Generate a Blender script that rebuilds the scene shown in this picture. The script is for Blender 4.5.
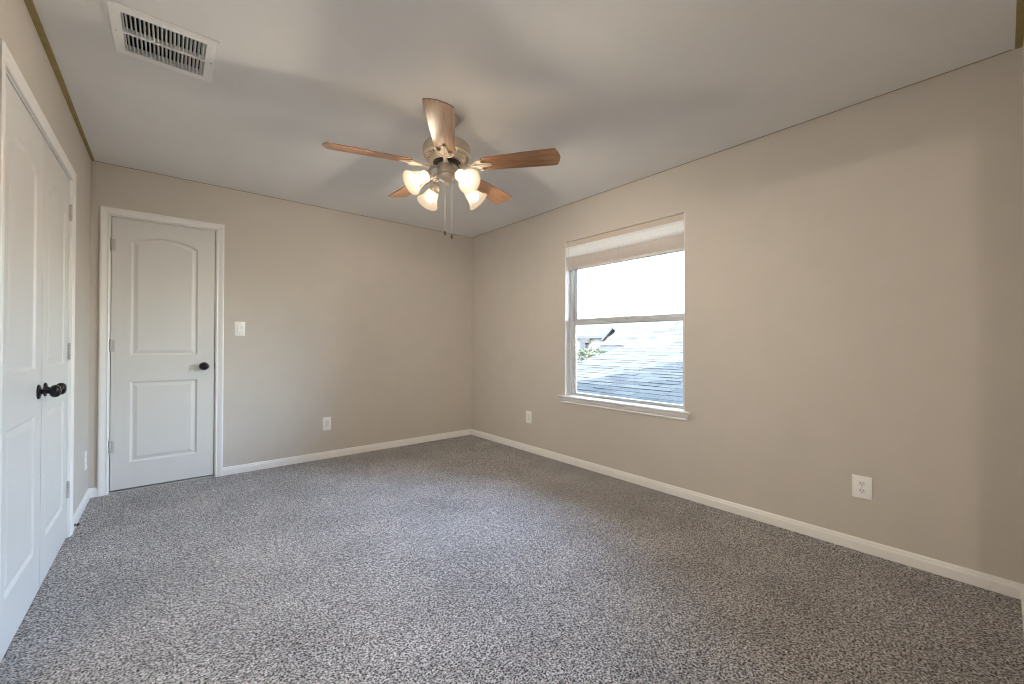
import bpy, bmesh, math, random
from mathutils import Vector, Matrix

# ------------------------------------------------------------------ camera, world, sun, lights, exposure
sc = bpy.context.scene
for o in list(bpy.data.objects):
    bpy.data.objects.remove(o)
COL = sc.collection
PI = math.pi
rng = random.Random(7)

FPX, CAMH, YAW, PIT, ROL = 410.34, 1.113, 0.6971, 0.0065, 0.0030
cd = bpy.data.cameras.new('camera')
cam = bpy.data.objects.new('camera', cd)
COL.objects.link(cam)
cd.sensor_width = 36.0
cd.lens = 36.0 * FPX / 1024.0
cd.clip_start = 0.01
F = Vector((math.sin(YAW) * math.cos(PIT), math.cos(YAW) * math.cos(PIT), math.sin(PIT)))
R0 = Vector((math.cos(YAW), -math.sin(YAW), 0))
U0 = R0.cross(F)
R = math.cos(ROL) * R0 + math.sin(ROL) * U0
U = -math.sin(ROL) * R0 + math.cos(ROL) * U0
M = Matrix.Identity(4)
for i in range(3):
    M[i][0], M[i][1], M[i][2] = R[i], U[i], -F[i]
M[2][3] = CAMH
cam.matrix_world = M
sc.camera = cam

vs = sc.view_settings
vs.view_transform = 'Standard'
vs.look = 'None'
vs.gamma = 1.0
vs.use_curve_mapping = False
vs.exposure = 0.18

SUN_STRENGTH = 37.0
SKY_STRENGTH = 16.5
BULB_STRENGTH = 1040.0
HALL_POWER = 60.0
HALL_FILL = 3.0
SUN_DIR = Vector((1.0, 1.4, -1.76)).normalized()

world = bpy.data.worlds.new('world')
sc.world = world
world.use_nodes = True
wn = world.node_tree
wn.nodes.clear()
wo = wn.nodes.new('ShaderNodeOutputWorld')
wb = wn.nodes.new('ShaderNodeBackground')
sky = wn.nodes.new('ShaderNodeTexSky')
sky.sky_type = 'NISHITA'
sky.sun_disc = False
sky.sun_elevation = math.asin(-SUN_DIR.z)
sky.sun_rotation = math.atan2(-SUN_DIR.x, -SUN_DIR.y)
sky.air_density = 1.0
sky.dust_density = 2.0
wb.inputs['Strength'].default_value = SKY_STRENGTH
hz = wn.nodes.new('ShaderNodeMix')
hz.data_type = 'RGBA'
hz.inputs['Factor'].default_value = 0.55
hz.inputs['B'].default_value = (0.30, 0.335, 0.345, 1)
wn.links.new(sky.outputs[0], hz.inputs['A'])
wn.links.new(hz.outputs['Result'], wb.inputs['Color'])
wn.links.new(wb.outputs[0], wo.inputs['Surface'])

sd = bpy.data.lights.new('sun', 'SUN')
sd.energy = SUN_STRENGTH
sd.angle = math.radians(0.53)
sd.color = (1.0, 0.95, 0.88)
sun = bpy.data.objects.new('sun', sd)
COL.objects.link(sun)
sun.location = (-4, -6, 9)
sun.rotation_euler = SUN_DIR.to_track_quat('-Z', 'Y').to_euler()

# lamp in the hallway behind the camera's left; its light falls through the hall doorway
hd = bpy.data.lights.new('hall_lamp', 'POINT')
hd.energy = HALL_POWER
hd.color = (1.0, 0.87, 0.72)
hd.shadow_soft_size = 0.009
hall = bpy.data.objects.new('hall_lamp', hd)
COL.objects.link(hall)
hall.location = (-1.70, 0.082, 2.053)

# added fill panel in the hallway, brightening the room through the wide hall opening
ad = bpy.data.lights.new('hall_fill', 'AREA')
ad.shape = 'RECTANGLE'
ad.size, ad.size_y = 1.9, 2.4
ad.energy = HALL_FILL
ad.color = (1.0, 0.96, 0.92)
hfill = bpy.data.objects.new('hall_fill', ad)
COL.objects.link(hfill)
hfill.location = (-2.5, 0.75, 1.25)
hfill.rotation_euler = (0, -PI / 2, 0)

# the window opening as a portal, so the sky is sampled through it
pd = bpy.data.lights.new('window_portal', 'AREA')
pd.shape = 'RECTANGLE'
pd.size, pd.size_y = 1.46, 1.17
pd.cycles.is_portal = True
portal = bpy.data.objects.new('window_portal', pd)
COL.objects.link(portal)
portal.location = (3.06, 2.075, 1.355)
portal.rotation_euler = (0, PI / 2, 0)

cy = sc.cycles
cy.use_denoising = True
cy.filter_width = 1.1
cy.max_bounces = 12
cy.diffuse_bounces = 8
cy.glossy_bounces = 4
cy.transmission_bounces = 6
cy.transparent_max_bounces = 12
cy.sample_clamp_indirect = 6.0
cy.caustics_reflective = False
cy.caustics_refractive = False

# ------------------------------------------------------------------ materials
def new_mat(name):
    m = bpy.data.materials.new(name)
    m.use_nodes = True
    nt = m.node_tree
    bs = nt.nodes['Principled BSDF']
    return m, nt, bs

def simple(name, col, rough=0.5, metal=0.0, spec=0.5, noise=0.0, nscale=20.0, bump=0.0, bscale=200.0, bdist=0.002):
    m, nt, bs = new_mat(name)
    bs.inputs['Base Color'].default_value = (*col, 1)
    bs.inputs['Roughness'].default_value = rough
    bs.inputs['Metallic'].default_value = metal
    bs.inputs['Specular IOR Level'].default_value = spec
    tc = nt.nodes.new('ShaderNodeTexCoord')
    if noise > 0:
        n = nt.nodes.new('ShaderNodeTexNoise')
        n.inputs['Scale'].default_value = nscale
        n.inputs['Detail'].default_value = 3
        nt.links.new(tc.outputs['Object'], n.inputs['Vector'])
        r = nt.nodes.new('ShaderNodeValToRGB')
        r.color_ramp.elements[0].position = 0.3
        r.color_ramp.elements[1].position = 0.7
        r.color_ramp.elements[0].color = (*[c * (1 - noise) for c in col], 1)
        r.color_ramp.elements[1].color = (*[min(1, c * (1 + noise)) for c in col], 1)
        nt.links.new(n.outputs['Fac'], r.inputs['Fac'])
        nt.links.new(r.outputs['Color'], bs.inputs['Base Color'])
    if bump > 0:
        n2 = nt.nodes.new('ShaderNodeTexNoise')
        n2.inputs['Scale'].default_value = bscale
        n2.inputs['Detail'].default_value = 2
        nt.links.new(tc.outputs['Object'], n2.inputs['Vector'])
        b = nt.nodes.new('ShaderNodeBump')
        b.inputs['Strength'].default_value = bump
        b.inputs['Distance'].default_value = bdist
        nt.links.new(n2.outputs['Fac'], b.inputs['Height'])
        nt.links.new(b.outputs['Normal'], bs.inputs['Normal'])
    return m

WALL = simple('wall_paint', (0.575, 0.532, 0.480), 0.6, spec=0.3, noise=0.015, nscale=6, bump=0.25, bscale=110, bdist=0.002)
WALL_EDGE = simple('ceiling_seam_brown', (0.30, 0.235, 0.175), 0.7, spec=0.2, noise=0.06, nscale=30)
CEIL = simple('ceiling_paint', (0.78, 0.77, 0.75), 0.85, spec=0.1, noise=0.012, nscale=5, bump=0.25, bscale=90, bdist=0.002)
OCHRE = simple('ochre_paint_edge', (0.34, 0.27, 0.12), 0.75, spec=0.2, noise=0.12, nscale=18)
TRIM = simple('white_trim_paint', (0.84, 0.83, 0.81), 0.35, spec=0.5, noise=0.01, nscale=8)
DOORW = simple('white_door_paint', (0.69, 0.685, 0.665), 0.38, spec=0.5, noise=0.008, nscale=8, bump=0.05, bscale=250, bdist=0.001)
PLATE = simple('white_plastic', (0.90, 0.90, 0.885), 0.3)
PLATE_IN = simple('white_plastic_insert', (0.80, 0.80, 0.785), 0.3)
SLOT = simple('dark_slot', (0.03, 0.028, 0.026), 0.7)
BRONZE = simple('black_oiled_bronze', (0.022, 0.021, 0.022), 0.28, metal=0.6, noise=0.2, nscale=40)
HINGE = simple('painted_hinge_metal', (0.55, 0.53, 0.50), 0.4, metal=0.25)
VENTW = simple('vent_white_enamel', (0.86, 0.85, 0.83), 0.4)
VENTD = simple('vent_duct_dark', (0.03, 0.027, 0.025), 0.9)
VINYL = simple('window_vinyl', (0.58, 0.615, 0.63), 0.35)
JAMB_LIT = simple('window_jamb_daylight', (0.86, 0.86, 0.85), 0.5)
BLIND = simple('blind_slat_vinyl', (0.72, 0.66, 0.62), 0.45, noise=0.02, nscale=30)
VALANCE = simple('blind_valance_white', (0.82, 0.86, 0.89), 0.35)
HEADRAIL = simple('blind_headrail_tan', (0.56, 0.49, 0.43), 0.5)
CORD = simple('blind_cord_white', (0.60, 0.58, 0.56), 0.6)
FANM = simple('fan_antique_almond_metal', (0.56, 0.48, 0.39), 0.36, metal=0.35, noise=0.05, nscale=60)
FAND = simple('fan_dark_gap', (0.06, 0.05, 0.04), 0.6)
CHAIN = simple('chain_nickel', (0.62, 0.58, 0.52), 0.3, metal=0.6)
FOB = simple('chain_fob_dark_wood', (0.05, 0.035, 0.025), 0.4)

def carpet_mat():
    m, nt, bs = new_mat('frieze_carpet')
    L = nt.links
    tc = nt.nodes.new('ShaderNodeTexCoord')
    n = nt.nodes.new('ShaderNodeTexNoise')
    n.inputs['Scale'].default_value = 145
    n.inputs['Detail'].default_value = 4
    n.inputs['Roughness'].default_value = 0.62
    n.inputs['Distortion'].default_value = 0.6
    L.new(tc.outputs['Object'], n.inputs['Vector'])
    r = nt.nodes.new('ShaderNodeValToRGB')
    e = r.color_ramp.elements
    e[0].position, e[0].color = 0.425, (0.024, 0.022, 0.022, 1)
    e[1].position, e[1].color = 0.56, (0.66, 0.642, 0.640, 1)
    k = e.new(0.475)
    k.color = (0.235, 0.227, 0.225, 1)
    L.new(n.outputs['Fac'], r.inputs['Fac'])
    n3 = nt.nodes.new('ShaderNodeTexNoise')
    n3.inputs['Scale'].default_value = 2.2
    n3.inputs['Detail'].default_value = 5
    n3.inputs['Roughness'].default_value = 0.65
    L.new(tc.outputs['Object'], n3.inputs['Vector'])
    mr = nt.nodes.new('ShaderNodeMapRange')
    mr.inputs['From Min'].default_value = 0.35
    mr.inputs['From Max'].default_value = 0.65
    mr.inputs['To Min'].default_value = 0.80
    mr.inputs['To Max'].default_value = 1.08
    L.new(n3.outputs['Fac'], mr.inputs['Value'])
    n4 = nt.nodes.new('ShaderNodeTexNoise')
    n4.inputs['Scale'].default_value = 42
    n4.inputs['Detail'].default_value = 2
    L.new(tc.outputs['Object'], n4.inputs['Vector'])
    mr4 = nt.nodes.new('ShaderNodeMapRange')
    mr4.inputs['From Min'].default_value = 0.36
    mr4.inputs['From Max'].default_value = 0.60
    mr4.inputs['To Min'].default_value = 0.72
    mr4.inputs['To Max'].default_value = 1.10
    L.new(n4.outputs['Fac'], mr4.inputs['Value'])
    mm = nt.nodes.new('ShaderNodeMath')
    mm.operation = 'MULTIPLY'
    L.new(mr.outputs['Result'], mm.inputs[0])
    L.new(mr4.outputs['Result'], mm.inputs[1])
    mx = nt.nodes.new('ShaderNodeMix')
    mx.data_type = 'RGBA'
    mx.blend_type = 'MULTIPLY'
    mx.inputs['Factor'].default_value = 1.0
    L.new(r.outputs['Color'], mx.inputs['A'])
    L.new(mm.outputs[0], mx.inputs['B'])
    L.new(mx.outputs['Result'], bs.inputs['Base Color'])
    bs.inputs['Roughness'].default_value = 1.0
    bs.inputs['Specular IOR Level'].default_value = 0.0
    bs.inputs['Sheen Weight'].default_value = 0.15
    bs.inputs['Sheen Roughness'].default_value = 0.6
    b = nt.nodes.new('ShaderNodeBump')
    b.inputs['Strength'].default_value = 0.9
    b.inputs['Distance'].default_value = 0.008
    L.new(n.outputs['Fac'], b.inputs['Height'])
    L.new(b.outputs['Normal'], bs.inputs['Normal'])
    return m
CARPET = carpet_mat()

def wood_mat():
    m, nt, bs = new_mat('fan_blade_walnut')
    L = nt.links
    tc = nt.nodes.new('ShaderNodeTexCoord')
    mp = nt.nodes.new('ShaderNodeMapping')
    mp.inputs['Scale'].default_value = (2.5, 30, 30)
    n = nt.nodes.new('ShaderNodeTexNoise')
    n.inputs['Scale'].default_value = 2.2
    n.inputs['Detail'].default_value = 6
    n.inputs['Distortion'].default_value = 0.8
    r = nt.nodes.new('ShaderNodeValToRGB')
    e = r.color_ramp.elements
    e[0].position, e[0].color = 0.3, (0.17, 0.08, 0.036, 1)
    e[1].position, e[1].color = 0.72, (0.38, 0.20, 0.10, 1)
    L.new(tc.outputs['Object'], mp.inputs['Vector'])
    L.new(mp.outputs['Vector'], n.inputs['Vector'])
    L.new(n.outputs['Fac'], r.inputs['Fac'])
    L.new(r.outputs['Color'], bs.inputs['Base Color'])
    bs.inputs['Roughness'].default_value = 0.30
    bs.inputs['Coat Weight'].default_value = 0.3
    bs.inputs['Coat Roughness'].default_value = 0.25
    return m
WOOD = wood_mat()

def glass_mat():
    m = bpy.data.materials.new('window_glass')
    m.use_nodes = True
    nt = m.node_tree
    nt.nodes.clear()
    out = nt.nodes.new('ShaderNodeOutputMaterial')
    t = nt.nodes.new('ShaderNodeBsdfTransparent')
    t.inputs['Color'].default_value = (0.95, 0.97, 0.97, 1)
    g = nt.nodes.new('ShaderNodeBsdfGlossy')
    g.inputs['Roughness'].default_value = 0.02
    fr = nt.nodes.new('ShaderNodeFresnel')
    fr.inputs['IOR'].default_value = 1.35
    mx = nt.nodes.new('ShaderNodeMixShader')
    nt.links.new(fr.outputs[0], mx.inputs[0])
    nt.links.new(t.outputs[0], mx.inputs[1])
    nt.links.new(g.outputs[0], mx.inputs[2])
    nt.links.new(mx.outputs[0], out.inputs['Surface'])
    return m
GLASS = glass_mat()

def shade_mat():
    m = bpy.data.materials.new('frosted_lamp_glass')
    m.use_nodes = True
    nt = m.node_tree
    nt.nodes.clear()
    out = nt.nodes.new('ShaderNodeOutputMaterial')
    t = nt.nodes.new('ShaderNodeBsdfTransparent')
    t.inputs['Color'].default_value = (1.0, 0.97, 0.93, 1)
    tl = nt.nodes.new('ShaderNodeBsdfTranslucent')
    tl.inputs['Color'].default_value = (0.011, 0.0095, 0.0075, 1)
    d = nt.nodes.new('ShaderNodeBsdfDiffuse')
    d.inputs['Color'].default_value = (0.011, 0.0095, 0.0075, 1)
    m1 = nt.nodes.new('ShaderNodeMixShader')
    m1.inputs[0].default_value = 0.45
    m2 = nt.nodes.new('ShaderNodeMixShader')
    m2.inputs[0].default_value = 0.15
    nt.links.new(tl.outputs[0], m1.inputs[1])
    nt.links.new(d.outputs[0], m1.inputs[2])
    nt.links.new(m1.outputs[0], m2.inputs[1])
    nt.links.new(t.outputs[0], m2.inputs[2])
    gl = nt.nodes.new('ShaderNodeEmission')  # even glow stands in for bulb light passing through the glass
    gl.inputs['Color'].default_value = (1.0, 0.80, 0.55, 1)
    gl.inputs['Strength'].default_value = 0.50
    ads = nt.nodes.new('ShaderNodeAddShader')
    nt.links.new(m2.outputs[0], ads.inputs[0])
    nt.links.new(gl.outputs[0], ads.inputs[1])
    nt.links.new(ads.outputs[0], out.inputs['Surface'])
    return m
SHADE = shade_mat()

def emit_mat(name, col, strength):
    m = bpy.data.materials.new(name)
    m.use_nodes = True
    nt = m.node_tree
    nt.nodes.clear()
    out = nt.nodes.new('ShaderNodeOutputMaterial')
    e = nt.nodes.new('ShaderNodeEmission')
    e.inputs['Color'].default_value = (*col, 1)
    e.inputs['Strength'].default_value = strength
    nt.links.new(e.outputs[0], out.inputs['Surface'])
    return m
BULB = emit_mat('glowing_bulb', (1.0, 0.865, 0.70), BULB_STRENGTH)

def shingle_mat(name, a, b):
    m, nt, bs = new_mat(name)
    L = nt.links
    tc = nt.nodes.new('ShaderNodeTexCoord')
    at = nt.nodes.new('ShaderNodeAttribute')
    at.attribute_name = 'tab'
    n = nt.nodes.new('ShaderNodeTexNoise')
    n.inputs['Scale'].default_value = 60
    L.new(tc.outputs['Object'], n.inputs['Vector'])
    ad = nt.nodes.new('ShaderNodeMath')
    ad.operation = 'MULTIPLY_ADD'
    ad.inputs[1].default_value = 0.25
    L.new(n.outputs['Fac'], ad.inputs[0])
    L.new(at.outputs['Fac'], ad.inputs[2])
    r = nt.nodes.new('ShaderNodeValToRGB')
    r.color_ramp.elements[0].color = (*a, 1)
    r.color_ramp.elements[1].color = (*b, 1)
    r.color_ramp.elements[1].position = 1.1 if False else 1.0
    L.new(ad.outputs[0], r.inputs['Fac'])
    L.new(r.outputs['Color'], bs.inputs['Base Color'])
    bs.inputs['Roughness'].default_value = 0.95
    bs.inputs['Specular IOR Level'].default_value = 0.1
    return m
SHINGLE = shingle_mat('grey_shingle', (0.0135, 0.0138, 0.0118), (0.034, 0.034, 0.0285))
FASCIA = simple('grey_fascia_paint', (0.012, 0.012, 0.013), 0.7)
SIDING = simple('pale_stone_wall', (0.04, 0.038, 0.035), 0.9, noise=0.15, nscale=6)
OWNROOF = simple('roof_dark', (0.10, 0.09, 0.085), 0.9)
LEAF = simple('shrub_leaf', (0.018, 0.024, 0.010), 0.7, noise=0.4, nscale=12)
STEM = simple('shrub_stem', (0.08, 0.055, 0.035), 0.8)
LAWN = simple('lawn', (0.02, 0.024, 0.012), 0.95, noise=0.3, nscale=2)

# ------------------------------------------------------------------ mesh helpers
def link(name, bm, mat, parent=None, smooth=False, auto=None):
    me = bpy.data.meshes.new(name)
    bmesh.ops.recalc_face_normals(bm, faces=bm.faces[:])
    bm.to_mesh(me)
    bm.free()
    for m in (mat if isinstance(mat, (list, tuple)) else [mat]):
        me.materials.append(m)
    if smooth:
        for p in me.polygons:
            p.use_smooth = True
        if auto:
            me.set_sharp_from_angle(angle=math.radians(auto))
    o = bpy.data.objects.new(name, me)
    COL.objects.link(o)
    if parent:
        o.parent = parent
    return o

def empty(name, loc, rot=(0, 0, 0)):
    o = bpy.data.objects.new(name, None)
    o.empty_display_size = 0.1
    COL.objects.link(o)
    o.location = loc
    o.rotation_euler = rot
    return o

def tag(o, label, cat, group=None, kind=None):
    o['label'] = label
    o['category'] = cat
    if group:
        o['group'] = group
    if kind:
        o['kind'] = kind
    return o

def box(bm, x0, x1, y0, y1, z0, z1, bev=0.0, M4=None):
    b2 = bmesh.new()
    vs_ = [b2.verts.new((x, y, z)) for x in (x0, x1) for y in (y0, y1) for z in (z0, z1)]
    for q in ((0, 1, 3, 2), (4, 6, 7, 5), (0, 4, 5, 1), (2, 3, 7, 6), (0, 2, 6, 4), (1, 5, 7, 3)):
        b2.faces.new([vs_[i] for i in q])
    bmesh.ops.recalc_face_normals(b2, faces=b2.faces[:])
    if bev > 0:
        bmesh.ops.bevel(b2, geom=b2.edges[:], offset=bev, segments=2, affect='EDGES', profile=0.5)
    merge(bm, b2, M4)

def merge(bm, b2, M4=None):
    if M4 is not None:
        b2.transform(M4)
    me = bpy.data.meshes.new('tmp')
    b2.to_mesh(me)
    b2.free()
    bm.from_mesh(me)
    bpy.data.meshes.remove(me)

def lathe(bm, prof, seg=32, M4=None, close=True):
    """prof: list of (radius, height) along local z."""
    b2 = bmesh.new()
    rings = []
    for r, z in prof:
        if r < 1e-5:
            rings.append([b2.verts.new((0, 0, z))])
        else:
            rings.append([b2.verts.new((r * math.cos(2 * PI * i / seg), r * math.sin(2 * PI * i / seg), z)) for i in range(seg)])
    for a, b in zip(rings, rings[1:]):
        for i in range(seg):
            j = (i + 1) % seg
            if len(a) == 1 and len(b) == 1:
                continue
            if len(a) == 1:
                b2.faces.new((a[0], b[j], b[i]))
            elif len(b) == 1:
                b2.faces.new((a[i], a[j], b[0]))
            else:
                b2.faces.new((a[i], a[j], b[j], b[i]))
    if close:
        for rg in (rings[0], rings[-1]):
            if len(rg) > 1:
                b2.faces.new(rg)
    bmesh.ops.recalc_face_normals(b2, faces=b2.faces[:])
    merge(bm, b2, M4)

def tube(bm, pts, rad, seg=10, caps=True):
    pts = [Vector(p) for p in pts]
    n = len(pts)
    rads = rad if isinstance(rad, (list, tuple)) else [rad] * n
    rings = []
    up = Vector((0, 0, 1))
    for i, p in enumerate(pts):
        t = (pts[min(i + 1, n - 1)] - pts[max(i - 1, 0)]).normalized()
        a = t.cross(up)
        if a.length < 1e-3:
            a = t.cross(Vector((1, 0, 0)))
        a.normalize()
        b = t.cross(a).normalized()
        rings.append([bm.verts.new(p + rads[i] * (math.cos(2 * PI * k / seg) * a + math.sin(2 * PI * k / seg) * b)) for k in range(seg)])
    for A, B in zip(rings, rings[1:]):
        for k in range(seg):
            j = (k + 1) % seg
            bm.faces.new((A[k], A[j], B[j], B[k]))
    if caps:
        bm.faces.new(rings[0])
        bm.faces.new(rings[-1])

def frame_M(origin, xdir, ydir, zdir):
    m = Matrix.Identity(4)
    for i in range(3):
        m[i][0], m[i][1], m[i][2], m[i][3] = xdir[i], ydir[i], zdir[i], origin[i]
    return m

def zaxis_M(origin, zdir):
    z = Vector(zdir).normalized()
    a = Vector((0, 0, 1)) if abs(z.z) < 0.9 else Vector((1, 0, 0))
    x = a.cross(z).normalized()
    y = z.cross(x)
    return frame_M(origin, x, y, z)

def prism(bm, poly, ax, a, b):
    """extrude a 2-D polygon along axis ax between a and b (poly coords are the two other axes in order)."""
    def P(u, v, w):
        q = [u, v]
        q.insert(ax, w)
        return bm.verts.new(q)
    A = [P(u, v, a) for u, v in poly]
    B = [P(u, v, b) for u, v in poly]
    n = len(poly)
    bm.faces.new(A)
    bm.faces.new(B)
    for i in range(n):
        j = (i + 1) % n
        bm.faces.new((A[i], A[j], B[j], B[i]))

def holed_slab(bm, U_, V_, holes, ax, a, b):
    """a wall of thickness a..b on axis ax; spans U_, V_ (other axes in order) with rectangular holes (u0,u1,v0,v1)."""
    us = sorted(set([U_[0], U_[1]] + [h[0] for h in holes] + [h[1] for h in holes]))
    vs2 = sorted(set([V_[0], V_[1]] + [h[2] for h in holes] + [h[3] for h in holes]))
    cache = {}
    def P(u, v, w):
        k = (u, v, w)
        if k not in cache:
            q = [u, v]
            q.insert(ax, w)
            cache[k] = bm.verts.new(q)
        return cache[k]
    def solid(i, j):
        if i < 0 or j < 0 or i >= len(us) - 1 or j >= len(vs2) - 1:
            return False
        uc, vc = (us[i] + us[i + 1]) / 2, (vs2[j] + vs2[j + 1]) / 2
        return not any(h[0] < uc < h[1] and h[2] < vc < h[3] for h in holes)
    for i in range(len(us) - 1):
        for j in range(len(vs2) - 1):
            if not solid(i, j):
                continue
            u0, u1, v0, v1 = us[i], us[i + 1], vs2[j], vs2[j + 1]
            for w in (a, b):
                bm.faces.new((P(u0, v0, w), P(u1, v0, w), P(u1, v1, w), P(u0, v1, w)))
            for (di, dj, q) in ((-1, 0, (u0, v0, u0, v1)), (1, 0, (u1, v0, u1, v1)), (0, -1, (u0, v0, u1, v0)), (0, 1, (u0, v1, u1, v1))):
                if not solid(i + di, j + dj):
                    bm.faces.new((P(q[0], q[1], a), P(q[2], q[3], a), P(q[2], q[3], b), P(q[0], q[1], b)))

# ------------------------------------------------------------------ room shell
XL, XR, YB, YF, H = -0.437, 2.889, 4.232, -0.063, 2.440
T = 0.14
WY0, WY1, WZ0, WZ1 = 1.488, 2.665, 0.620, 2.088      # window opening
HY0, HY1, HZ = 0.080, 1.940, 2.0705                    # hall doorway in the left wall (outside the view)
CY0, CY1, CZ = 2.155, 3.440, 2.058
EX0, EX1, EZ = -0.336, 0.305, 2.066                   # entry door opening

bm = bmesh.new(); holed_slab(bm, (YF - T, YB + T), (0, H), [(WY0, WY1, WZ0, WZ1)], 0, XR, XR + T)
tag(link('wall_right', bm, WALL), 'beige wall on the right with the window in it', 'wall', kind='structure')
bm = bmesh.new(); holed_slab(bm, (XL, XR), (0, H), [(EX0, EX1, -1, EZ)], 1, YB, YB + T)
tag(link('wall_back', bm, WALL), 'beige back wall with the single white door and light switch', 'wall', kind='structure')
bm = bmesh.new(); holed_slab(bm, (YF - T, YB + T), (0, H), [(HY0, HY1, -1, HZ), (CY0, CY1, -1, CZ)], 0, XL - T, XL)
tag(link('wall_left', bm, WALL), 'beige wall on the left around the white double closet doors', 'wall', kind='structure')
bm = bmesh.new(); box(bm, XL, XR, YF - T, YF, 0, H)
tag(link('wall_front', bm, WALL), 'beige wall at the far right edge of the photo', 'wall', kind='structure')

# backing behind the two door openings (closet and the space beyond the entry door)
bm = bmesh.new()
box(bm, XL - 0.75, XL - 0.70, CY0 - 0.1, CY1 + 0.1, 0, H)
for y in (CY0 - 0.1, CY1 + 0.05):
    box(bm, XL - 0.70, XL - T, y, y + 0.05, 0, H)
tag(link('wall_closet', bm, WALL), 'inside walls of the closet behind the double doors', 'wall', kind='structure')
bm = bmesh.new()
box(bm, EX0 - 0.2, EX1 + 0.2, YB + 0.9, YB + 0.95, 0, H)
for x in (EX0 - 0.2, EX1 + 0.15):
    box(bm, x, x + 0.05, YB + T, YB + 0.9, 0, H)
tag(link('wall_beyond', bm, WALL), 'walls of the space behind the single white door', 'wall', kind='structure')
bm = bmesh.new()
HX = -2.6
box(bm, HX - 0.05, HX, -1.0, 1.9, 0, H)
box(bm, HX, XL - T, -1.05, -1.0, 0, H)
box(bm, HX, XL - T, 1.9, 1.95, 0, H)
tag(link('wall_hall', bm, WALL), 'beige walls of the hallway outside the room', 'wall', kind='structure')

bm = bmesh.new(); box(bm, HX - 0.05, XR + T, -1.1, YB + 1.0, -0.12, 0.0)
tag(link('floor', bm, CARPET), 'speckled grey frieze carpet covering the whole floor', 'floor', kind='structure')

VX0, VX1, VY0, VY1 = -0.196, 0.164, 2.205, 2.566
vb = 0.032
bm = bmesh.new(); holed_slab(bm, (HX - 0.05, XR + T), (-1.1, YB + 1.0), [(VX0 + vb, VX1 - vb, VY0 + vb, VY1 - vb)], 2, H, H + 0.12)
tag(link('ceiling', bm, CEIL), 'flat matte grey-white ceiling', 'ceiling', kind='structure')

# ochre paint bands and thin brown seam lines on the ceiling
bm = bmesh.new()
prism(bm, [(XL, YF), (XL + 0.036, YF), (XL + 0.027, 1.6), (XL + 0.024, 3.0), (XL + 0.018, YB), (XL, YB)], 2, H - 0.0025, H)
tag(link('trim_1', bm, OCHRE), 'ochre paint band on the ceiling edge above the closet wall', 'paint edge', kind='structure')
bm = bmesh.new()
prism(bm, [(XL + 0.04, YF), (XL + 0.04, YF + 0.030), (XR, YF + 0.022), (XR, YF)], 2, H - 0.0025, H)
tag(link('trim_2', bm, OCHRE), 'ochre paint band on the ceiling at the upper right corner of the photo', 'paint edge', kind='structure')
bm = bmesh.new(); box(bm, XR - 0.007, XR, YF + 0.03, YB - 0.007, H - 0.002, H)  # narrow brown strip, darker than the wall paint
tag(link('trim_3', bm, WALL_EDGE), 'thin brown line where the ceiling meets the window wall', 'paint edge', kind='structure')
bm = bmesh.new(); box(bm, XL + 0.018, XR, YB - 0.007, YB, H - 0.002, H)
tag(link('trim_4', bm, WALL_EDGE), 'thin brown line where the ceiling meets the back wall', 'paint edge', kind='structure')

# baseboards: profile (distance from wall, height)
BP = [(0, 0), (0.013, 0), (0.013, 0.044), (0.0115, 0.049), (0.009, 0.052), (0.009, 0.058), (0.0065, 0.063), (0.004, 0.0665), (0, 0.068)]
def baseboard(name, label, side, a, b, ma, mb):
    """side: wall; a,b: run ends; ma,mb: mitre directions (+1 shortens with depth, -1 lengthens, 0 square)."""
    bm = bmesh.new()
    def P(d, z, s, m, e):
        s = s + (d * m if e == 0 else -d * m)
        if side == 'right': return (XR - d, s, z)
        if side == 'left': return (XL + d, s, z)
        if side == 'back': return (s, YB - d, z)
        return (s, YF + d, z)
    A = [bm.verts.new(P(d, z, a, ma, 0)) for d, z in BP]
    B = [bm.verts.new(P(d, z, b, mb, 1)) for d, z in BP]
    n = len(BP)
    for i in range(n):
        j = (i + 1) % n
        bm.faces.new((A[i], A[j], B[j], B[i]))
    bm.faces.new(A); bm.faces.new(B)
    tag(link(name, bm, TRIM), label, 'baseboard', kind='structure')
CW = 0.057
baseboard('baseboard_right', 'white baseboard along the window wall', 'right', YF, YB, 1, 1)
baseboard('baseboard_back', 'white baseboard along the back wall right of the door', 'back', EX1 + CW - 0.004, XR, 0, 1)
baseboard('baseboard_back_left', 'tiny white baseboard piece between the single door and the corner', 'back', XL, EX0 - CW + 0.004, 1, 0)
baseboard('baseboard_left', 'short white baseboard right of the closet doors', 'left', CY1 + CW - 0.004, YB, 0, 1)
baseboard('baseboard_left_near', 'white baseboard left of the closet doors', 'left', HY1 + CW, CY0 - CW + 0.004, 0, 0)
baseboard('baseboard_front', 'white baseboard end at the lower right edge of the photo', 'front', XL, XR, 1, 1)

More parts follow.
